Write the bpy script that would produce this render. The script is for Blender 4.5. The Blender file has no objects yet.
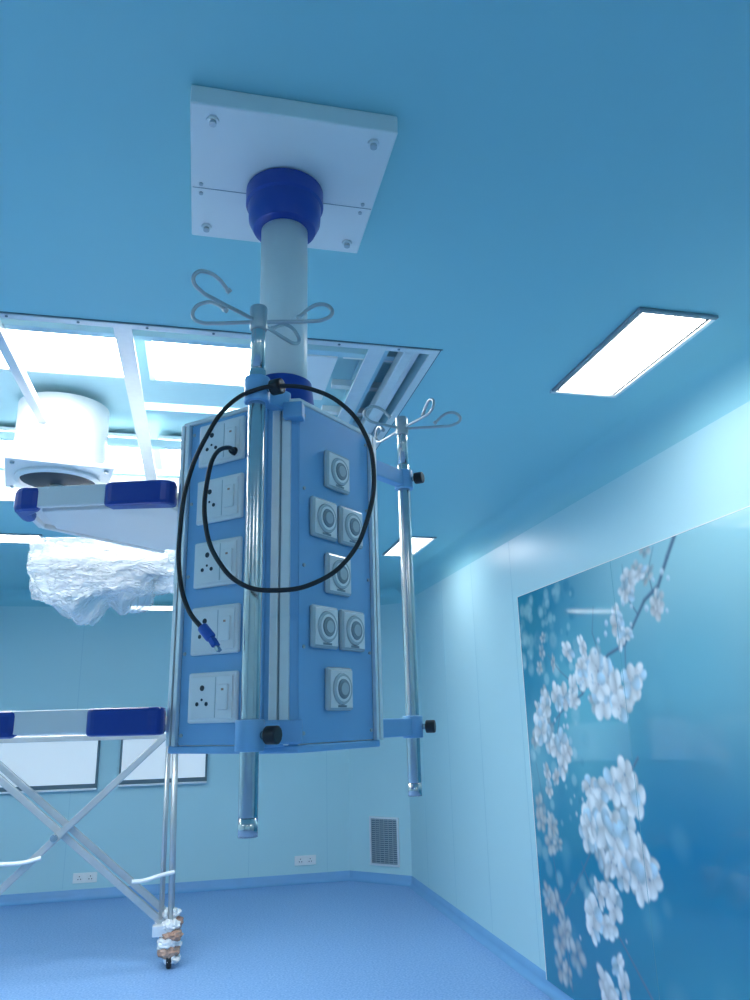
import bpy, bmesh, math, random
import numpy as np
from mathutils import Vector, Matrix, Euler, noise
random.seed(7)
scn=bpy.context.scene
COL=scn.collection
try:
    scn.view_settings.view_transform='Standard'
    scn.view_settings.look='None'
except Exception: pass
scn.view_settings.exposure=0.74
H=2.95
# ------------------------------------------------------------ materials
def nodes(name):
    m=bpy.data.materials.new(name); m.use_nodes=True
    nt=m.node_tree; b=nt.nodes["Principled BSDF"]
    return m,nt,b
def mat(name,c,rough=.5,metal=0,noise=0.0,nscale=8,bump=0.0,bscale=60,coat=0,spec=.5,emis=None,es=0,alpha=1,trans=0):
    m,nt,b=nodes(name)
    b.inputs['Base Color'].default_value=(*c,1); b.inputs['Roughness'].default_value=rough
    b.inputs['Metallic'].default_value=metal; b.inputs['Coat Weight'].default_value=coat
    b.inputs['Specular IOR Level'].default_value=spec
    b.inputs['Alpha'].default_value=alpha; b.inputs['Transmission Weight'].default_value=trans
    if emis: b.inputs['Emission Color'].default_value=(*emis,1); b.inputs['Emission Strength'].default_value=es
    tc=nt.nodes.new('ShaderNodeTexCoord')
    if noise>0:
        n=nt.nodes.new('ShaderNodeTexNoise'); n.inputs['Scale'].default_value=nscale; n.inputs['Detail'].default_value=2
        nt.links.new(tc.outputs['Object'],n.inputs['Vector'])
        r=nt.nodes.new('ShaderNodeMix'); r.data_type='RGBA'
        r.inputs['A'].default_value=(*[max(0,x*(1-noise)) for x in c],1)
        r.inputs['B'].default_value=(*[min(1,x*(1+noise)) for x in c],1)
        nt.links.new(n.outputs['Fac'],r.inputs['Factor']); nt.links.new(r.outputs['Result'],b.inputs['Base Color'])
    if bump>0:
        n2=nt.nodes.new('ShaderNodeTexNoise'); n2.inputs['Scale'].default_value=bscale
        nt.links.new(tc.outputs['Object'],n2.inputs['Vector'])
        bp=nt.nodes.new('ShaderNodeBump'); bp.inputs['Strength'].default_value=bump; bp.inputs['Distance'].default_value=.01
        nt.links.new(n2.outputs['Fac'],bp.inputs['Height']); nt.links.new(bp.outputs['Normal'],b.inputs['Normal'])
    return m
M_wall=mat('wall_paint',(.50,.765,.82),.35,noise=.02,nscale=.7,spec=.4)
M_ceil=mat('ceiling_paint',(.33,.68,.745),.5,noise=.02,nscale=.5,spec=.3)
M_seam=mat('panel_seam',(.40,.68,.76),.5)
M_base=mat('vinyl_coving',(.18,.42,.72),.4,noise=.05)
M_white=mat('white_powdercoat',(.91,.91,.90),.3,noise=.02)
M_off=mat('off_white_plastic',(.89,.89,.88),.35)
M_bluepan=mat('light_blue_panel',(.23,.49,.78),.35,noise=.03)
M_royal=mat('royal_blue_plastic',(.015,.06,.36),.3,noise=.03)
M_steel=mat('stainless_steel',(.62,.62,.61),.22,1,noise=.1,nscale=30)
M_alu=mat('brushed_aluminium',(.86,.87,.87),.38,.55,noise=.05,nscale=40)
M_tub=mat('grey_steel_tube',(.52,.55,.56),.35,.6,noise=.08,nscale=20)
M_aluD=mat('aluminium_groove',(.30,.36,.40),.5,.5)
M_black=mat('black_rubber',(.012,.013,.016),.4)
M_dark=mat('dark_gap',(.02,.035,.05),.6)
M_grey=mat('grey_outlet_plastic',(.55,.60,.62),.25,coat=.3)
M_grey2=mat('outlet_core_grey',(.25,.30,.33),.35)
M_led=mat('led_diffuser',(1,1,1),.5,emis=(.98,.99,1),es=11)
M_ledS=mat('led_diffuser_soft',(1,1,1),.5,emis=(.93,.98,1),es=2.0)
M_glassw=mat('viewer_panel_white',(.92,.94,.95),.2,noise=.03,emis=(.85,.95,1),es=.16)  # weak emission added only to brighten the viewer panels
M_frame=mat('viewer_frame_dark',(.12,.19,.23),.4)
M_plastic=mat('clear_polythene_wrap',(.86,.90,.92),.12,alpha=.42,spec=.8,coat=.3)
M_tape=mat('brown_wrapping_tape',(.50,.30,.22),.4,noise=.35,nscale=25)
M_wrap=mat('white_wrapping',(.85,.87,.88),.5,noise=.1,nscale=20)
M_plen=mat('plenum_sheet',(.46,.72,.80),.4,.1,noise=.05)
M_usb=mat('connector_blue',(.02,.10,.45),.35)
M_floor,nt,b=nodes('floor_vinyl')
tc=nt.nodes.new('ShaderNodeTexCoord')
n=nt.nodes.new('ShaderNodeTexNoise'); n.inputs['Scale'].default_value=70; n.inputs['Detail'].default_value=4
nt.links.new(tc.outputs['Object'],n.inputs['Vector'])
cr=nt.nodes.new('ShaderNodeValToRGB'); cr.color_ramp.elements[0].position=.35; cr.color_ramp.elements[1].position=.68
cr.color_ramp.elements[0].color=(.17,.36,.70,1); cr.color_ramp.elements[1].color=(.34,.55,.87,1)
nt.links.new(n.outputs['Fac'],cr.inputs['Fac']); nt.links.new(cr.outputs['Color'],b.inputs['Base Color'])
b.inputs['Roughness'].default_value=.38
# ------------------------------------------------------------ helpers
def link(o,parent=None):
    COL.objects.link(o)
    if parent: o.parent=parent
    return o
def group(name,loc=(0,0,0)):
    e=bpy.data.objects.new(name,None); e.empty_display_size=.1; COL.objects.link(e); return e
def mesh(name,verts,faces,m,parent=None,smooth=False):
    me=bpy.data.meshes.new(name); me.from_pydata([tuple(v) for v in verts],[],faces); me.update()
    bm=bmesh.new(); bm.from_mesh(me); bmesh.ops.recalc_face_normals(bm,faces=bm.faces); bm.to_mesh(me); bm.free()
    if smooth:
        for p in me.polygons: p.use_smooth=True
    if m: me.materials.append(m)
    return link(bpy.data.objects.new(name,me),parent)
def bevel(o,w,seg=2):
    if w>0:
        md=o.modifiers.new('bev','BEVEL'); md.width=w; md.segments=seg; md.limit_method='ANGLE'
    return o
def box(name,lo,hi,m,parent=None,bev=0,M=None):
    v=[Vector((x,y,z)) for z in (lo[2],hi[2]) for y in (lo[1],hi[1]) for x in (lo[0],hi[0])]
    if M: v=[M@p for p in v]
    f=[(0,1,3,2),(4,5,7,6),(0,1,5,4),(2,3,7,6),(0,2,6,4),(1,3,7,5)]
    return bevel(mesh(name,v,f,m,parent),bev)
def bar(name,p0,p1,w,t,m,parent=None,bev=0):
    p0=Vector(p0);p1=Vector(p1); d=(p1-p0); L=d.length
    q=d.to_track_quat('Z','Y').to_matrix().to_4x4(); q.translation=p0
    return box(name,(-w/2,-t/2,0),(w/2,t/2,L),m,parent,bev,q)
def cyl(name,p0,p1,r,m,parent=None,r2=None,seg=32,bev=0):
    p0=Vector(p0);p1=Vector(p1); d=p1-p0; L=d.length; r2=r if r2 is None else r2
    q=d.to_track_quat('Z','Y').to_matrix().to_4x4(); q.translation=p0
    v=[];f=[]
    for k,(z,rr) in enumerate(((0,r),(L,r2))):
        for i in range(seg):
            a=2*math.pi*i/seg; v.append(q@Vector((rr*math.cos(a),rr*math.sin(a),z)))
    for i in range(seg):
        j=(i+1)%seg; f.append((i,j,seg+j,seg+i))
    f.append(tuple(range(seg))); f.append(tuple(range(seg,2*seg)))
    o=mesh(name,v,f,m,parent)
    for p in o.data.polygons:
        if len(p.vertices)==4: p.use_smooth=True
    return bevel(o,bev)
def revolve(name,c,prof,m,parent=None,seg=48):
    v=[];f=[]; n=len(prof)
    for (r,z) in prof:
        for i in range(seg):
            a=2*math.pi*i/seg; v.append((c[0]+r*math.cos(a),c[1]+r*math.sin(a),z))
    for k in range(n-1):
        for i in range(seg):
            j=(i+1)%seg; f.append((k*seg+i,k*seg+j,(k+1)*seg+j,(k+1)*seg+i))
    f.append(tuple(range(seg))); f.append(tuple(range((n-1)*seg,n*seg)))
    o=mesh(name,v,f,m,parent,True)
    md=o.modifiers.new('es','EDGE_SPLIT'); md.split_angle=math.radians(35)
    return o
def prism(name,poly,z0,z1,m,parent=None,bev=0):
    n=len(poly); v=[(x,y,z0) for x,y in poly]+[(x,y,z1) for x,y in poly]
    f=[tuple(range(n)),tuple(range(n,2*n))]+[(i,(i+1)%n,n+(i+1)%n,n+i) for i in range(n)]
    return bevel(mesh(name,v,f,m,parent),bev)
def tube(name,pts,r,m,parent=None,smooth=True):
    cu=bpy.data.curves.new(name,'CURVE'); cu.dimensions='3D'; cu.bevel_depth=r; cu.bevel_resolution=4; cu.use_fill_caps=True
    s=cu.splines.new('BEZIER'); s.bezier_points.add(len(pts)-1)
    for p,q in zip(s.bezier_points,pts): p.co=q; p.handle_left_type=p.handle_right_type='AUTO'
    s.resolution_u=10
    cu.materials.append(m)
    o=bpy.data.objects.new(name,cu); link(o)
    bpy.context.view_layer.update()
    dg=bpy.context.evaluated_depsgraph_get()
    me=bpy.data.meshes.new_from_object(o.evaluated_get(dg)); me.name=name
    bpy.data.objects.remove(o)
    for p in me.polygons: p.use_smooth=True
    o2=bpy.data.objects.new(name,me)
    if not me.materials: me.materials.append(m)
    return link(o2,parent)
# ------------------------------------------------------------ room
XL,XR,YF,YB=-3.3,2.12,-2.4,8.36
CX,CY=1.59,7.87
box('floor',(XL-.1,YF-.1,-.1),(XR+.1,YB+.1,0),M_floor)
box('wall_back',(XL-.1,YB,0),(XR+.1,YB+.1,H+.1),M_wall)
box('wall_right',(XR,YF-.1,0),(XR+.1,YB+.1,H+.1),M_wall)
box('wall_left',(XL-.1,YF-.1,0),(XL,YB+.1,H+.1),M_wall)
box('wall_front',(XL-.1,YF-.1,0),(XR+.1,YF,H+.1),M_wall)
prism('wall_corner',[(CX,YB),(XR,CY),(XR+.02,YB+.02)],0,H+.05,M_wall)
RX0,RX1,RY0,RY1=-2.6,.83,2.5,4.85
def slab(name,rects,z0,z1,m):
    v=[];f=[]
    for (a,b_,c,d) in rects:
        k=len(v); v+=[(x,y,z) for z in (z0,z1) for y in (b_,d) for x in (a,c)]
        f+=[tuple(k+i for i in q) for q in ((0,1,3,2),(4,5,7,6),(0,1,5,4),(2,3,7,6),(0,2,6,4),(1,3,7,5))]
    return mesh(name,v,f,m)
slab('ceiling',[(XL-.1,YF-.1,XR+.1,RY0),(XL-.1,RY1,XR+.1,YB+.1),(XL-.1,RY0,RX0,RY1),(RX1,RY0,XR+.1,RY1)],H,H+.06,M_ceil)
def cove(name,a,b_,nrm,r,m):
    a=Vector((*a,0));b_=Vector((*b_,0));nn=Vector((*nrm,0)); v=[];f=[];N=8
    for i in range(N+1):
        t=math.pi/2*i/N
        off=r-r*math.cos(t); z=H-r+r*math.sin(t)
        for p in (a,b_):
            q=p+nn*off; v.append((q.x,q.y,z))
    for i in range(N): f.append((2*i,2*i+1,2*i+3,2*i+2))
    return mesh(name,v,f,m,None,True)
cr_=.16
cove('trim_ceiling_cove_right',(XR,YF),(XR,CY),(-1,0),cr_,M_ceil)
cove('trim_ceiling_cove_back',(XL,YB),(CX,YB),(0,-1),cr_,M_ceil)
cove('trim_ceiling_cove_corner',(XR,CY),(CX,YB),(-.679,-.734),cr_,M_ceil)
def skirt(name,a,b_,nrm):
    a=Vector((*a,0));b_=Vector((*b_,0));nn=Vector((*nrm,0))
    prof=[(.0,.09),(.006,.088),(.008,.04),(.016,.018),(.035,.004),(.05,.001)]
    v=[];f=[]
    for (o,z) in prof:
        for p in (a,b_): q=p+nn*o; v.append((q.x,q.y,z))
    for i in range(len(prof)-1): f.append((2*i,2*i+1,2*i+3,2*i+2))
    mesh(name,v,f,M_base,None,True)
skirt('baseboard_back',(XL,YB),(CX,YB),(0,-1))
skirt('baseboard_corner',(CX,YB),(XR,CY),(-.679,-.734))
skirt('baseboard_right',(XR,CY),(XR,YF),(-1,0))
skirt('baseboard_left',(XL,YB),(XL,YF),(1,0))
g=group('trim_wall_seams')
for i,x in enumerate([-2.3,-1.2,-.3,.55,1.35]): box('seam_back_%d'%i,(x,YB-.001,.1),(x+.006,YB,H-.16),M_seam,g)
for i,y in enumerate([7.3,6.5,5.7,4.9]): box('seam_right_%d'%i,(XR-.001,y,.1),(XR,y+.006,H-.16),M_seam,g)
# ------------------------------------------------------------ ceiling LED panels
def led(x0,y0,x1,y1):
    g=group('ceiling_led_panel')
    t=.018
    for nm,a,b_ in (('frame_a',(x0,y0),(x1,y0+t)),('frame_b',(x0,y1-t),(x1,y1)),('frame_c',(x0,y0+t),(x0+t,y1-t)),('frame_d',(x1-t,y0+t),(x1,y1-t))):
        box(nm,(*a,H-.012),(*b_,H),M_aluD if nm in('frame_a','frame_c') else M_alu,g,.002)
    box('gap',(x0+t,y0+t,H-.004),(x1-t,y1-t,H-.001),M_dark,g)
    t2=t+.014
    box('diffuser',(x0+t2,y0+t2,H-.007),(x1-t2,y1-t2,H-.004),M_led,g)
for (x0,y0,x1,y1) in [(1.44,2.05,1.755,2.76),(1.49,5.48,1.77,6.18),(1.45,-1.4,1.77,-.7),(-1.95,5.75,-1.17,6.03),(-.9,-1.6,-.2,-1.3),(-2.9,-.6,-2.6,.1),(-2.95,2.1,-2.7,2.8)]:  # those behind the camera and far left are unseen extras for room lighting
    led(x0,y0,x1,y1)
g=group('wall_strip_light'); box('housing',(-.75,YB-.05,2.75),(-.08,YB,2.80),M_white,g); box('tube',(-.74,YB-.055,2.755),(-.09,YB-.049,2.795),M_ledS,g)
# ------------------------------------------------------------ laminar plenum recess
g=group('laminar_flow_ceiling_plenum')
ZT=3.18; e_=.005
box('plenum_top',(RX0-.05,RY0-.05,ZT),(RX1+.05,RY1+.05,ZT+.03),M_plen,g)
box('side_near',(RX0,RY0+e_-.03,H+.001),(RX1,RY0+e_,ZT),M_white,g); box('side_far',(RX0,RY1-e_,H+.001),(RX1,RY1-e_+.03,ZT),M_white,g)
box('side_right',(RX1-e_,RY0,H+.001),(RX1-e_+.03,RY1,ZT),M_plen,g); box('side_left',(RX0+e_-.03,RY0,H+.001),(RX0+e_,RY1,ZT),M_plen,g)
for nm,a,b_ in (('rim_near',(RX0-.02,RY0-.02),(RX1+.02,RY0+.012)),('rim_far',(RX0-.02,RY1-.012),(RX1+.02,RY1+.02)),('rim_right',(RX1-.012,RY0+.012),(RX1+.02,RY1-.012)),('rim_left',(RX0-.02,RY0+.012),(RX0+.012,RY1-.012))):
    box(nm,(*a,H-.006),(*b_,H-.0005),M_alu,g)
for nm,a,b_ in (('shadowgap_near',(RX0-.03,RY0-.025),(RX1+.03,RY0-.02)),('shadowgap_right',(RX1+.02,RY0-.02),(RX1+.026,RY1))):
    box(nm,(*a,H-.003),(*b_,H-.0005),M_frame,g)
cols=[(-2.3,-1.9),(-1.75,-1.35),(-1.28,-.88),(-.81,-.39),(-.25,.175)]
k=0
for (ya,yb) in [(2.88,3.31),(4.13,4.72)]:
    for (xa,xb) in cols:
        box('filter_frame_%d'%k,(xa-.03,ya-.03,ZT-.05),(xb+.03,yb+.03,ZT-.03),M_alu,g,.003)
        box('light_panel_%d'%k,(xa,ya,ZT-.055),(xb,yb,ZT-.05),M_led,g); k+=1
for i,x in enumerate([-2.6+.02,-1.83,-1.32,-.32,.235,.62]):
    box('rail_long_%d'%i,(x-.018,RY0+.006,H+.02),(x+.018,RY1-.006,H+.06),M_plen if i>2 else M_alu,g,.003)
    box('rail_lip_%d'%i,(x-.032,RY0+.006,H+.015),(x+.032,RY1-.006,H+.02),M_alu,g)
box('rail_drop',(-.795,2.55,H+.03),(-.755,3.98,H+.07),M_white,g,.003)
for i,y in enumerate([2.72,3.95,4.45]):
    box('rail_cross_%d'%i,(RX0+.006,y-.02,H+.07),(RX1-.006,y+.02,H+.11),M_plen,g,.003)
box('rail_cross_short',(-.34,3.43,H+.07),(RX1-.006,3.47,H+.11),M_plen,g,.003)
box('bulkhead_right',(.66,2.55,H+.06),(.69,4.8,ZT),M_plen,g)
box('duct_box',(.27,2.85,H+.12),(.52,3.30,ZT),M_white,g,.004)
box('edge_channel',(.72,2.53,H-.0),(.76,4.8,H+.05),M_alu,g,.004)
box('edge_channel_b',(.775,2.53,H+.03),(.80,4.8,H+.07),M_white,g,.004)
for i,y in enumerate([2.75,3.05,3.35,3.65]): box('strut_%d'%i,(.53,y,H+.09),(.8,y+.04,H+.12),M_alu if i%2 else M_white,g)
for i in range(14):
    cyl('rail_screw_%d'%i,(-2.3+i*.23,RY0-.008,H-.006),(-2.3+i*.23,RY0-.008,H-.009),.005,M_frame,g,seg=10)
# ------------------------------------------------------------ surgical light (wrapped)
g=group('surgical_light')
c=(-.72,3.78)
revolve('canopy_drum',c,[(.215,3.14),(.215,2.89),(.20,2.86),(.17,2.82)],M_off,g)
Mp=Matrix.Translation((c[0],c[1],0))@Matrix.Rotation(math.radians(12),4,'Z')
box('mount_plate',(-.24,-.24,2.77),(.24,.24,2.795),M_white,g,.006,Mp)
revolve('canopy_neck',c,[(.17,2.83),(.165,2.79)],M_off,g)
revolve('dark_bell',c,[(.17,2.771),(.18,2.76),(.14,2.745),(.06,2.73)],M_dark,g)
revolve('bell_ring',c,[(.195,2.771),(.20,2.755),(.18,2.745),(.17,2.76)],M_white,g)
for i in range(4):
    a=math.pi/4+i*math.pi/2; p=Mp@Vector((.29*math.cos(a),.29*math.sin(a),2.76)); cyl('plate_bolt_%d'%i,p,p+Vector((0,0,.012)),.01,M_steel,g)
cyl('stem',(c[0],c[1],2.74),(c[0],c[1],2.60),.035,M_white,g)
tube('spring_arm',[(c[0],c[1],2.62),(-.68,3.87,2.60),(-.56,4.1,2.56),(-.5,4.2,2.50)],.03,M_white,g)
box('lamp_head_yoke',(-.82,4.10,2.44),(-.18,4.34,2.48),M_white,g,.012)
box('lamp_head_body',(-.80,3.98,2.37),(-.20,4.46,2.43),M_off,g,.02)
box('lamp_head_rim',(-.815,3.965,2.39),(-.185,4.475,2.41),M_grey,g,.008)
for i in range(3):
    for j in range(4):
        x=-.72+j*.15; y=4.06+i*.16; cyl('lamp_lens_%d_%d'%(i,j),(x,y,2.362),(x,y,2.372),.05,M_grey,g)
cyl('lamp_handle',(-.50,4.22,2.365),(-.50,4.22,2.27),.022,M_off,g)
def bag(name,cen,a,b_,c_,seed,p,e=7,drop=.5):
    bm=bmesh.new(); bmesh.ops.create_icosphere(bm,subdivisions=6,radius=1)
    for v in bm.verts:
        d=v.co.normalized()
        n=(abs(d.x)**e+abs(d.y)**e+abs(d.z)**e)**(1/e); q=d/n
        S=Vector((seed,seed*.7,0))
        r1=1-abs(noise.noise(q*2.1+S))*2; r2=1-abs(noise.noise(Vector((q.x*7,q.y*7,q.z*2.0))+S))*2; r3=1-abs(noise.noise(q*13+S))*2
        k=.94+.035*r1+.035*r2+.018*r3
        z=q.z*c_*(.9+.12*r2+.08*r3)
        if q.z<0: z-=c_*drop*max(0,noise.noise(Vector((q.x*2.2,q.y*2.2,seed)))+.15)*(-q.z)*2
        v.co=Vector((q.x*a*k,q.y*b_*k,z))+Vector(cen)
    me=bpy.data.meshes.new(name); bm.to_mesh(me); bm.free()
    me.materials.append(M_plastic)
    return link(bpy.data.objects.new(name,me),p)
bag('plastic_wrap_upper',(-.50,4.22,2.42),.37,.32,.095,3.1,g)
bag('plastic_wrap_lower',(-.56,4.18,2.295),.30,.27,.06,8.4,g,4,1.4)
# ------------------------------------------------------------ ceiling pendant
g=group('ceiling_supply_pendant')
pc=(.165,1.635)
box('ceiling_plate',(-.07,1.38,2.90),(.40,1.86,2.95),M_white,g,.004)
box('plate_seam',(-.066,1.655,2.8985),(.396,1.6562,2.9005),M_aluD,g)
for i,(x,y) in enumerate([(-.02,1.42),(.35,1.42),(-.03,1.81),(.36,1.81)]):
    cyl('plate_bolt_%d'%i,(x,y,2.9),(x,y,2.893),.014,M_alu,g,seg=6); cyl('plate_bolt_head_%d'%i,(x,y,2.893),(x,y,2.885),.008,M_tub,g)
for i,(x,y) in enumerate([(-.045,1.64),(-.045,1.675),(.37,1.64),(.37,1.675)]): cyl('plate_screw_%d'%i,(x,y,2.9),(x,y,2.896),.005,M_tub,g,seg=12)
revolve('collar_upper',pc,[(.085,2.90),(.098,2.895),(.098,2.855),(.092,2.85),(.090,2.81),(.078,2.785),(.064,2.78)],M_royal,g)
cyl('column',(pc[0],pc[1],2.80),(pc[0],pc[1],2.23),.058,M_white,g,seg=48)
revolve('collar_lower',pc,[(.06,2.365),(.068,2.36),(.074,2.31),(.084,2.26),(.084,2.245)],M_royal,g)
L=Vector((-.05,1.62));N1=Vector((.12,1.46));N2=Vector((.18,1.44));Rr=Vector((.37,1.62));R2=Vector((.395,1.82));B1=Vector((.28,1.93));L2=Vector((.03,1.88))
poly=[L,N1,N2,Rr,R2,B1,L2]
Z0,Z1=1.555,2.232
prism('body',[tuple(p) for p in poly],Z0,Z1,M_off,g)
cen=Vector((.17,1.68))
big=[tuple(cen+(p-cen)*1.03) for p in poly]
prism('top_cap',big,Z1,Z1+.010,M_white,g,.003)
prism('bottom_cap',big,Z0-.014,Z0,M_bluepan,g,.003)
def face(A,B):
    u=(B-A).normalized(); M=Matrix(((u.x,-u.y,0,A.x),(u.y,u.x,0,A.y),(0,0,1,0),(0,0,0,1)))
    return M,(B-A).length
def fb(name,M,u0,u1,n0,n1,z0,z1,m,bev=0):
    return box(name,(u0,-n1,z0),(u1,-n0,z1),m,g,bev,M)
ML,wl=face(L,N1); MR,wr=face(N2,Rr); MC,wc=face(N1,N2); MQ,wq=face(Rr,R2)
fb('panel_left',ML,.022,wl-.014,0,.004,Z0+.002,Z1-.002,M_bluepan)
fb('panel_right',MR,-.004,wr-.02,0,.004,Z0+.002,Z1-.002,M_bluepan)
fb('panel_side',MQ,.02,wq-.02,0,.004,Z0+.002,Z1-.002,M_bluepan)
def extr(tag,M,u0,u1,n1=.014,groove=True):
    w=u1-u0
    fb('profile_%s_back'%tag,M,u0,u1,0,n1*.4,Z0,Z1,M_aluD)
    fb('profile_%s_a'%tag,M,u0,u0+w*.40,0,n1,Z0,Z1,M_alu,.001)
    fb('profile_%s_b'%tag,M,u1-w*.40,u1,0,n1,Z0,Z1,M_alu,.001)
extr('left',ML,-.002,.022); fb('profile_nearleft',ML,wl-.014,wl+.002,0,.012,Z0,Z1,M_bluepan,.001)
fb('profile_near_back',MC,.0,wc,0,.006,Z0,Z1,M_bluepan)
for i,(a,b2) in enumerate(((.010,.026),(.030,.048))): fb('profile_near_%d'%i,MC,a,b2,0,.014,Z0,Z1,M_alu,.002)
fb('profile_near_groove',MC,.026,.030,0,.008,Z0,Z1,M_aluD)
extr('right',MR,wr-.02,wr+.002); extr('side',MQ,0,.02); extr('side_rear',MQ,wq-.02,wq)
for j,z in enumerate([Z0+.02+i*.158 for i in range(5)]):
    for (M,u) in ((ML,.030),(ML,wl-.022),(MR,.010),(MR,wr-.028)):
        p=M@Vector((u,-.004,z)); q=M@Vector((u,-.0065,z)); cyl('panel_screw',p,q,.0035,M_tub,g,seg=10)
cu_=.114
for i,z in enumerate([2.172,2.045,1.91,1.775,1.645]):
    fb('socket_plate_%d'%i,ML,cu_-.062,cu_+.062,.004,.014,z-.048,z+.048,M_off,.004)
    fb('socket_inner_%d'%i,ML,cu_-.054,cu_+.054,.014,.017,z-.040,z+.040,M_white,.002)
    for (du,dz,r) in ((-.022,.018,.0055),(-.034,-.012,.004),(-.010,-.012,.004),(-.022,-.004,.0025)):
        p=ML@Vector((cu_+du,-.0165,z+dz)); q=ML@Vector((cu_+du,-.0178,z+dz)); cyl('socket_hole',p,q,r,M_dark,g,seg=14)
    fb('socket_split_%d'%i,ML,cu_+.0115,cu_+.013,.0165,.0176,z-.038,z+.038,M_grey)
    fb('switch_rocker_%d'%i,ML,cu_+.02,cu_+.046,.017,.021,z-.024,z+.024,M_white,.002)
    fb('switch_mark_%d'%i,ML,cu_+.03,cu_+.036,.0205,.0214,z+.012,z+.016,M_tape)
mu=wr/2-.016
for i,(du,z) in enumerate([(0,2.108),(-.047,1.995),(.047,1.995),(0,1.885),(-.047,1.774),(.047,1.774),(0,1.656)]):
    u=mu+du; s_=.042
    fb('gas_outlet_box_%d'%i,MR,u-s_,u+s_,.004,.016,z-s_,z+s_,M_grey,.006)
    fb('gas_outlet_face_%d'%i,MR,u-s_*.86,u+s_*.86,.016,.018,z-s_*.86,z+s_*.86,M_off,.004)
    def pt(n,uu=u,zz=z): return MR@Vector((uu,-n,zz))
    cyl('gas_outlet_ring_%d'%i,pt(.018),pt(.022),.031,M_grey,g,r2=.029)
    cyl('gas_outlet_disc_%d'%i,pt(.022),pt(.0225),.0245,M_off,g)
    cyl('gas_outlet_core_%d'%i,pt(.0225),pt(.0245),.0195,M_grey2,g,r2=.018)
    cyl('gas_outlet_port_%d'%i,pt(.0245),pt(.026),.012,M_grey,g)
    fb('gas_outlet_label_%d'%i,MR,u-.014,u+.014,.018,.0186,z-s_*.84,z-s_*.74,M_grey2)
def tray(tag,z):
    dx=-.012
    P=[(-.375,1.70),(-.06,1.60),(-.03,1.66),(.03,1.86),(-.02,2.10),(-.10,2.13),(-.37,1.88)]
    P=[(x+dx,y) for x,y in P]
    prism('shelf_%s_deck'%tag,P,z,z+.018,M_white,g,.004)
    cx_,cy_=-.16,1.85
    prism('shelf_%s_under'%tag,[(cx_+(x-cx_)*.86,cy_+(y-cy_)*.86) for x,y in P],z-.012,z,M_off,g,.004)
    def rail(nm,a,b2):
        box('shelf_%s_%s'%(tag,nm),(0,-.007,z-.011),((Vector(b2)-Vector(a)).length,.007,z+.035),M_white,g,.003,Matrix.Translation((a[0]+dx,a[1],0))@Matrix.Rotation(math.atan2(b2[1]-a[1],b2[0]-a[0]),4,'Z'))
    rail('front_rail',(-.375,1.70),(-.06,1.60)); rail('side_rail',(-.38,1.70),(-.372,1.88)); rail('rear_rail',(-.37,1.88),(-.10,2.13))
    def bump(nm,pts): prism('shelf_%s_bumper_%s'%(tag,nm),[(x+dx,y) for x,y in pts],z-.018,z+.036,M_royal,g,.012)
    bump('right',[(-.205,1.634),(-.195,1.622),(-.085,1.588),(-.066,1.588),(-.054,1.602),(-.050,1.63),(-.19,1.665)])
    bump('left',[(-.40,1.715),(-.397,1.70),(-.38,1.686),(-.345,1.678),(-.338,1.70),(-.365,1.74),(-.368,1.80),(-.398,1.80)])
    box('shelf_%s_mount'%tag,(-.06,1.72,z-.03),(.02,1.80,z+.03),M_alu,g,.004)
tray('upper',2.066); tray('lower',1.595)
def pole(tag,x,y,dirs,knob_up,knob_lo,anchor):
    z0,z1=1.41,2.42
    cyl('pole_%s_lower'%tag,(x,y,z0+.03),(x,y,2.28),.0170,M_steel,g,bev=.002)
    cyl('pole_%s_upper'%tag,(x,y,2.28),(x,y,z1),.0145,M_steel,g)
    cyl('pole_%s_foot'%tag,(x,y,z0),(x,y,z0+.03),.0171,M_steel,g)
    cyl('pole_%s_topcap'%tag,(x,y,z1-.05),(x,y,z1+.004),.0180,M_tub,g,bev=.004)
    zt=z1-.03
    for i,(dx,dy) in enumerate(dirs):
        d=Vector((dx,dy,0)); l=d.length; d.normalize(); o=Vector((x,y,zt)); s_=Vector((-d.y,d.x,0))
        pts=[o,o+d*l*.35,o+d*l*.7,o+d*l*.93+Vector((0,0,.003)),o+d*(l+.008)+Vector((0,0,.016)),o+d*(l+.004)+Vector((0,0,.034))+s_*.004,o+d*(l-.018)+Vector((0,0,.044))+s_*.008,o+d*(l-.040)+Vector((0,0,.038))+s_*.014,o+d*(l-.060)+Vector((0,0,.022))+s_*.018]
        tube('hook_%s_%d'%(tag,i),pts,.0040,M_tub,g)
        e=pts[-1]; cyl('hook_tip_%s_%d'%(tag,i),e,e+(pts[-1]-pts[-2]).normalized()*.008,.0055,M_tub,g)
    for nm,z,(kx,ky) in (('upper',2.235,knob_up),('lower',1.575,knob_lo)):
        cyl('clamp_%s_%s'%(tag,nm),(x,y,z-.027),(x,y,z+.027),.026,M_bluepan,g,bev=.003)
        ax,ay=anchor
        v=Vector((ax-x,ay-y,0)); u=v.normalized(); Mb=Matrix(((u.x,-u.y,0,x),(u.y,u.x,0,y),(0,0,1,0),(0,0,0,1)))
        box('bracket_%s_%s'%(tag,nm),(0,-.014,z-.022),(v.length,.014,z+.022),M_bluepan,g,.004,Mb)
        kd=Vector((kx,ky,0)).normalized(); p=Vector((x,y,z))+kd*.024
        cyl('knob_stem_%s_%s'%(tag,nm),p,p+kd*.012,.007,M_steel,g)
        cyl('knob_%s_%s'%(tag,nm),p+kd*.010,p+kd*.034,.0165,M_black,g,seg=10,bev=.003)
pole('near',.09,1.40,[(-.125,-.10),(.14,-.03),(-.125,.03),(.09,.09)],(.8,-.6),(.8,-.6),(.155,1.455))
pole('far',.535,1.93,[(-.11,-.04),(.15,-.05),(.05,-.13),(-.04,.13)],(.75,-.6),(.9,-.45),(.39,1.81))
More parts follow.
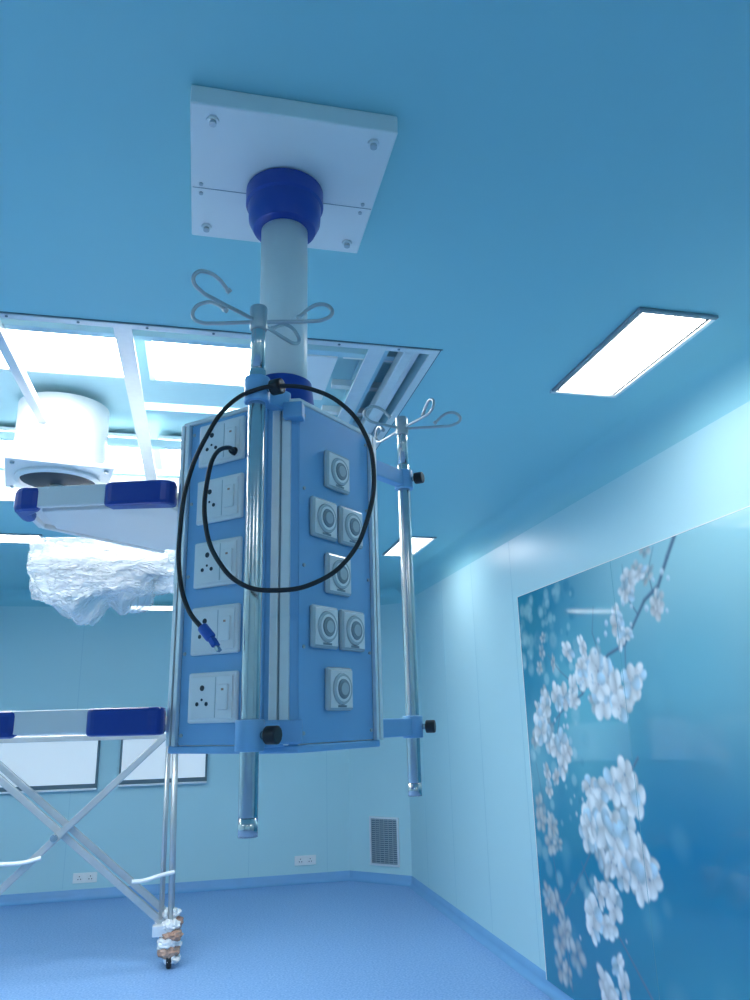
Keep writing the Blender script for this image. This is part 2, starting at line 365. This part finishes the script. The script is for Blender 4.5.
fb('top_hinge_block',MC,.035,.075,.0,.03,2.19,2.225,M_bluepan,.003)
fb('bottom_bracket_plate',MC,-.01,.075,.012,.022,1.558,1.60,M_bluepan,.003)
cable=[(.052,1.505,2.14),(.040,1.465,2.135),(.015,1.43,2.11),(.0,1.41,2.05),(.0,1.39,1.95),(.025,1.37,1.88),(.07,1.358,1.835),(.13,1.352,1.825),(.20,1.35,1.84),(.26,1.348,1.885),(.298,1.345,1.96),(.312,1.34,2.06),(.295,1.345,2.14),(.255,1.35,2.195),(.20,1.355,2.225),(.14,1.362,2.233),(.09,1.368,2.225),(.04,1.385,2.20),(-.008,1.41,2.13),(-.038,1.44,2.05),(-.048,1.455,1.96),(-.045,1.46,1.87),(-.025,1.44,1.80),(.0,1.42,1.765)]
gc=group('power_cable')
tube('cord',cable,.0045,M_black,gc)
cyl('plug',(.060,1.520,2.145),(.046,1.487,2.138),.012,M_black,gc,r2=.007)
cyl('connector_grip',(.0,1.42,1.768),(.018,1.41,1.745),.010,M_usb,gc,bev=.003)
bar('connector_tip',(.018,1.41,1.745),(.027,1.404,1.730),.018,.010,M_usb,gc,.002)
bar('connector_pins',(.026,1.405,1.732),(.032,1.401,1.722),.012,.006,M_steel,gc)
# ------------------------------------------------------------ scissor trolley
g=group('scissor_frame_trolley')
for k,y in enumerate((5.95,6.30)):
    bar('brace_a_%d'%k,(-.24,y,1.50),(-1.62,y+.0,.20),.045,.045,M_tub,g,.004)
    bar('brace_b_%d'%k,(-.15,y+.05,.24),(-1.62,y+.05,1.50),.045,.045,M_tub,g,.004)
    cyl('pivot_%d'%k,(-.93,y-.04,.86),(-.93,y+.08,.86),.025,M_steel,g)
    for t,x in (('r',-.13),('l',-1.70)):
        cyl('post_%s_%d'%(t,k),(x,y,.16),(x+(-.03 if t=='r' else .03),y,1.52),.018,M_tub,g)
        cyl('post_inner_%s_%d'%(t,k),(x-.07,y,.30),(x-.08,y,1.50),.012,M_tub,g)
        box('foot_bracket_%s_%d'%(t,k),(x-.12,y-.03,.20),(x+.03,y+.03,.27),M_alu,g,.006)
        cyl('castor_stem_%s_%d'%(t,k),(x,y,.09),(x,y,.20),.016,M_steel,g)
        cyl('castor_wheel_%s_%d'%(t,k),(x-.018,y,.055),(x+.018,y,.055),.055,M_black,g,bev=.008)
        for j,(dz,r,mm) in enumerate(((.25,.06,M_wrap),(.19,.065,M_tape),(.145,.07,M_wrap),(.095,.07,M_tape),(.05,.055,M_wrap))):
            bm=bmesh.new(); bmesh.ops.create_icosphere(bm,subdivisions=3,radius=r)
            for v in bm.verts:
                v.co*=1+.4*noise.noise(v.co*40+Vector((j,k,x))); v.co.z*=.65; v.co+=Vector((x+.018*math.sin(j*2),y,dz+.01))
                v.co.z=max(v.co.z,0.001)
            me=bpy.data.meshes.new('wrap'); bm.to_mesh(me); bm.free(); me.materials.append(mm); link(bpy.data.objects.new('castor_wrap_%s_%d_%d'%(t,k,j),me),g)
    box('top_rail_%d'%k,(-1.75,y-.02,1.49),(-.12,y+.02,1.53),M_tub,g,.004)
box('top_cross_r',(-.16,5.95,1.49),(-.12,6.33,1.53),M_tub,g,.004); box('top_cross_l',(-1.74,5.95,1.49),(-1.70,6.33,1.53),M_tub,g,.004)
tube('lock_lever',[(-.12,5.92,.60),(-.22,5.90,.585),(-.33,5.90,.56),(-.40,5.90,.56)],.014,M_wrap,g)
tube('lock_lever_left',[(-1.0,5.92,.74),(-1.12,5.90,.72),(-1.25,5.90,.72)],.014,M_wrap,g)
# ------------------------------------------------------------ back wall things
def viewer(x0,z0,x1,z1):
    g=group('wall_xray_viewer')
    box('housing',(x0,YB-.04,z0),(x1,YB,z1),M_frame,g,.006)
    box('panel',(x0+.02,YB-.046,z0+.06),(x1-.02,YB-.04,z1-.02),M_glassw,g,.003)
    box('bottom_ledge',(x0,YB-.055,z0),(x1,YB-.04,z0+.02),M_alu,g,.003)
    for i in range(2): box('clip_%d'%i,(x0+.15+i*(x1-x0-.4),YB-.05,z1-.035),(x0+.25+i*(x1-x0-.4),YB-.046,z1-.02),M_alu,g)
viewer(-1.98,.98,-.95,1.54); viewer(-.75,1.0,.11,1.51)
def outlet(x,z):
    g=group('wall_socket_plate')
    box('plate',(x-.11,YB-.012,z-.045),(x+.11,YB,z+.045),M_white,g,.004)
    for i in (-1,1):
        box('module_%d'%i,(x+i*.05-.035,YB-.015,z-.03),(x+i*.05+.035,YB-.012,z+.03),M_off,g,.002)
        for (dx,dz) in ((0,.014),(-.012,-.01),(.012,-.01)):
            cyl('hole',(x+i*.05+dx,YB-.0145,z+dz),(x+i*.05+dx,YB-.016,z+dz),.005,M_dark,g,seg=10)
outlet(-1.0,.19); outlet(1.125,.215)
g=group('return_air_grille')
A=Vector((CX,YB));Bv=Vector((XR,CY)); MG,wg=face(A,Bv)
def gb(nm,u0,u1,n0,n1,z0,z1,m): box(nm,(u0,-n1,z0),(u1,-n0,z1),m,g,0,MG)
u0,u1,z0,z1=.27,.57,.18,.60
gb('backing',u0,u1,.0,.004,z0,z1,M_frame)
for nm,a in (('frame_l',(u0-.02,u0,z0-.02,z1+.02)),('frame_r',(u1,u1+.02,z0-.02,z1+.02)),('frame_b',(u0,u1,z0-.02,z0)),('frame_t',(u0,u1,z1,z1+.02))):
    gb(nm,a[0],a[1],0,.015,a[2],a[3],M_alu)
for i in range(22):
    zz=z0+(z1-z0)*(i+.3)/22; gb('slat_%d'%i,u0,u1,.004,.012,zz,zz+.007,M_tub)
for i in range(5): gb('mullion_%d'%i,u0+.05*(i+1)-.002,u0+.05*(i+1)+.002,.004,.013,z0,z1,M_tub)
# ------------------------------------------------------------ blossom mural (flat printed glass; print plus a pale glass reflection painted procedurally as vertex colour)
g=group('blossom_wall_mural')
MY0,MY1,MZ0,MZ1=.6,4.79,.06,2.37
ys=np.concatenate([np.arange(MY0,2.3,.02),np.linspace(2.3,MY1,500)]); zs=np.linspace(MZ0,MZ1,440)
YY,ZZ=np.meshgrid(ys,zs,indexing='ij')
rs=np.random.RandomState(11)
img=np.zeros(YY.shape+(3,)); img[:]=np.array((.02,.24,.38))
def sm(t): t=np.clip(t,0,1); return t*t*(3-2*t)
def wash(cy,cz,ry,rz,c,st):
    d=np.sqrt(((YY-cy)/ry)**2+((ZZ-cz)/rz)**2); a=(sm(1-d)*st)[...,None]; img[:]=img*(1-a)+np.array(c)*a
for w_ in [(2.0,2.7,2.8,2.1,(.46,.78,.80),1.0),(3.3,2.45,.9,.7,(.40,.68,.72),.75),(4.0,1.6,.8,.8,(.18,.55,.64),.8),(4.65,2.2,.5,.5,(.03,.24,.32),.8),(3.1,1.05,1.1,.6,(.01,.20,.40),.65),(2.6,.0,1.3,.8,(.10,.50,.62),.85),(4.3,.35,.8,.6,(.02,.20,.36),.6),(4.7,1.3,.4,.5,(.26,.55,.62),.6),(3.0,1.8,.6,.4,(.16,.50,.62),.5)]: wash(*w_)  # pale top-right wash paints the glass reflection into the print colour
def patch(cy,cz,r):
    i0,i1=np.searchsorted(ys,(cy-r,cy+r)); j0,j1=np.searchsorted(zs,(cz-r,cz+r)); return slice(i0,max(i1,i0)),slice(j0,max(j1,j0))
def comp(sl,a,c):
    a=a[...,None]; img[sl]=img[sl]*(1-a)+c*a
def disc(cy,cz,r,soft,c,al):
    sl=patch(cy,cz,r*1.3); d=np.hypot(YY[sl]-cy,ZZ[sl]-cz)/r; comp(sl,sm((1.0-d)/soft)*al,np.array(c))
for i in range(170):
    cy=rs.uniform(4.0,4.85); cz=rs.uniform(.6,2.35)
    if rs.rand()<.45: cz=rs.uniform(1.85,2.35)
    disc(cy,cz,rs.uniform(.02,.07),.6,(.50,.76,.80) if rs.rand()<.55 else (.02,.22,.34),rs.uniform(.1,.5))
for i in range(40): disc(rs.uniform(2.3,4.7),rs.uniform(.1,2.3),rs.uniform(.05,.16),.9,(.25,.60,.68),rs.uniform(.05,.2))
def branch(pts,w0,w1,soft=.5):
    pts=[np.array(p) for p in pts]; n=len(pts)-1
    for i in range(n):
        a,b_=pts[i],pts[i+1]; m_=(a+b_)/2; R_=np.linalg.norm(b_-a)/2+.06; sl=patch(m_[0],m_[1],R_)
        px=YY[sl]-a[0]; pz=ZZ[sl]-a[1]; d=b_-a; t=np.clip((px*d[0]+pz*d[1])/(d@d),0,1)
        dist=np.hypot(px-t*d[0],pz-t*d[1]); w_=w0+(w1-w0)*(i+t)/n
        side=np.clip((pz-t*d[1])/w_*.5+.5,0,1)[...,None]
        comp(sl,sm((w_*1.2-dist)/(w_*soft+.004)),np.array((.05,.09,.16))*(1-side)+np.array((.18,.30,.40))*side)
def flower(cy,cz,r,br,soft=.12):
    rot=rs.uniform(0,6.28); sq=rs.uniform(.45,1); sa=rs.uniform(0,3.14)
    sl=patch(cy,cz,r*1.25); dy=YY[sl]-cy; dz=ZZ[sl]-cz
    a_=dy*math.cos(sa)+dz*math.sin(sa); c_=(-dy*math.sin(sa)+dz*math.cos(sa))/sq
    U=a_/r; W=c_/r
    for i in rs.permutation(5):
        t=rot+i*2*math.pi/5+rs.uniform(-.12,.12); l=U*math.cos(t)+W*math.sin(t); s_=-U*math.sin(t)+W*math.cos(t)
        L_=rs.uniform(.92,1.08)
        q=((l-.52*L_)/(.50*L_))**2+(s_/(.44*(1+.25*(l-.5))))**2
        al=sm((1.0-q)/(soft*2.2))
        shade=br*rs.uniform(.78,1.1)*(.84+.16*np.cos(s_*5+rs.uniform(-1,1)))*(.66+.45*np.clip(l,0,1))
        tint=np.array((.96,.99,1.0)) if rs.rand()<.7 else np.array((.62,.82,.93))
        comp(sl,al,np.clip(shade[...,None]*tint,0,1))
    rr=np.hypot(U,W); comp(sl,sm((.14-rr)/.12)*.7,np.array((.28,.30,.42))*br)
    for i in range(9):
        t=rs.uniform(0,6.28); q=rs.uniform(.2,.42); d=np.hypot(U-q*math.cos(t),W-q*math.sin(t)); comp(sl,sm((.05-d)/.04)*.65,np.array((.20,.20,.30)))
def bud(cy,cz,r,br):
    disc(cy,cz,r,.5,(.75*br,.88*br,.95*br),.9); disc(cy+.2*r,cz-.4*r,r*.6,.6,(.30,.42,.55),.6)
branch([(2.95,2.40),(3.05,2.29),(3.15,2.17),(3.28,2.12),(3.5,1.93),(3.68,1.89),(3.85,1.80),(4.0,1.70),(4.3,1.60),(4.62,1.40)],.016,.007)
for pts in ([(3.2,2.14),(3.22,2.25),(3.15,2.36)],[(3.35,2.06),(3.45,2.18),(3.44,2.33)],[(3.75,1.86),(3.82,2.02),(3.78,2.16)],[(4.0,1.71),(4.25,1.84),(4.4,1.95)],[(3.5,1.93),(3.52,1.8),(3.45,1.65)],[(4.3,1.6),(4.4,1.4),(4.38,1.25)]): branch(pts,.007,.004)
branch([(3.5,1.38),(3.65,1.25),(3.8,1.05),(4.0,.95),(4.2,.75),(4.5,.5)],.010,.005)
branch([(3.4,.06),(3.6,.30),(3.85,.50),(4.05,.6),(4.2,.8)],.010,.005)
branch([(4.45,.1),(4.5,.5),(4.6,.95),(4.7,1.3)],.008,.005,.8)
for (cy,cz,n_,r) in [(4.6,1.0,6,.10),(4.55,.5,5,.11),(4.45,.2,4,.11),(4.4,1.95,4,.07),(3.3,2.25,4,.07),(4.6,1.6,5,.09),(3.1,.2,3,.1),(3.85,.95,5,.13),(3.85,1.75,4,.12)]:
    for i in range(n_): flower(cy+rs.uniform(-.14,.14),cz+rs.uniform(-.16,.16),r*rs.uniform(.7,1.1),.66,.5)
for (cy,cz,n_,r,br,sp) in [(4.05,1.87,6,.105,1,.12),(3.72,1.70,7,.125,1,.13),(4.22,1.70,5,.10,.95,.11),(4.50,1.54,8,.10,.95,.13),(3.5,2.03,4,.085,.9,.08),(3.36,2.18,4,.08,.85,.09),(3.45,1.76,3,.10,1,.07),(4.33,1.38,5,.09,.9,.10),(3.18,2.12,2,.06,.75,.06),
    (3.66,1.22,5,.125,1,.11),(3.92,1.14,6,.125,1,.12),(4.03,.94,6,.12,1,.13),(3.78,.96,6,.125,1,.12),(3.60,.86,5,.12,1,.10),(4.07,.57,6,.11,1,.13),(3.85,.72,3,.10,.95,.08),(3.25,.20,4,.12,.9,.12),(3.9,.26,5,.12,.95,.14),(4.5,1.2,3,.075,.75,.09)]:
    for i in range(n_): flower(cy+rs.uniform(-sp,sp),cz+rs.uniform(-sp,sp),r*rs.uniform(.75,1.1),br,.2)
for i in range(36):
    t=rs.rand(); bud(3.15+1.45*t+rs.uniform(-.1,.1),2.15-.7*t+rs.uniform(-.12,.12),rs.uniform(.012,.024),.9)
for i in range(10): bud(rs.uniform(3.6,4.3),rs.uniform(.4,1.35),rs.uniform(.010,.02),.8)
for _ in range(2):   # lens softness of the printed photograph
    p=np.pad(img,((1,1),(1,1),(0,0)),'edge'); img=(p[:-2,1:-1]+p[2:,1:-1]+p[1:-1,:-2]+p[1:-1,2:]+2*p[1:-1,1:-1])/6
ny,nz_=len(ys),len(zs)
XP=XR-.0125
co_=np.stack([np.full(YY.size,XP),YY.ravel(),ZZ.ravel()],1)
idx=np.arange(ny*nz_).reshape(ny,nz_)
qd=np.stack([idx[:-1,:-1],idx[:-1,1:],idx[1:,1:],idx[1:,:-1]],-1).reshape(-1,4)
me=bpy.data.meshes.new('printed_blossoms')
me.vertices.add(len(co_)); me.vertices.foreach_set('co',co_.ravel().astype(np.float32))
me.loops.add(qd.size); me.loops.foreach_set('vertex_index',qd.ravel().astype(np.int32))
me.polygons.add(len(qd)); me.polygons.foreach_set('loop_start',np.arange(0,qd.size,4,dtype=np.int32)); me.polygons.foreach_set('loop_total',np.full(len(qd),4,dtype=np.int32))
me.update(calc_edges=True); me.validate()
ca=me.color_attributes.new('col','FLOAT_COLOR','POINT')
rgba=np.ones((YY.size,4),dtype=np.float32); rgba[:,:3]=np.clip(img.reshape(-1,3),0,1)
ca.data.foreach_set('color',rgba.ravel())
M_mur,nt,b=nodes('mural_print')
at=nt.nodes.new('ShaderNodeAttribute'); at.attribute_name='col'; nt.links.new(at.outputs['Color'],b.inputs['Base Color'])
b.inputs['Roughness'].default_value=.06; b.inputs['Specular IOR Level'].default_value=.8
me.materials.append(M_mur); link(bpy.data.objects.new('printed_blossoms',me),g)
M_gl=mat('mural_glass_edge',(.10,.35,.42),.1)
box('glass_panel',(XR-.012,MY0,MZ0),(XR,MY1,MZ1),M_gl,g)
box('edge_left',(XR-.014,MY1,MZ0),(XR,MY1+.008,MZ1),M_white,g)
box('edge_top',(XR-.014,MY0,MZ1),(XR,MY1+.008,MZ1+.004),M_white,g)
for i,y in enumerate((3.55,2.35)): box('panel_joint_%d'%i,(XR-.0130,y,MZ0),(XR-.0120,y+.003,MZ1),M_gl,g)
# ------------------------------------------------------------ world + camera
w=bpy.data.worlds.new('World'); scn.world=w; w.use_nodes=True
w.node_tree.nodes['Background'].inputs[0].default_value=(.6,.8,.9,1); w.node_tree.nodes['Background'].inputs[1].default_value=.3
cam=bpy.data.cameras.new('camera'); cam.sensor_width=36; cam.lens=27; cam.sensor_fit='AUTO'; cam.clip_start=.05
co=bpy.data.objects.new('camera',cam); co.location=(0,0,1.6); co.rotation_euler=(1.8531,.0241,-.2226); COL.objects.link(co); scn.camera=co
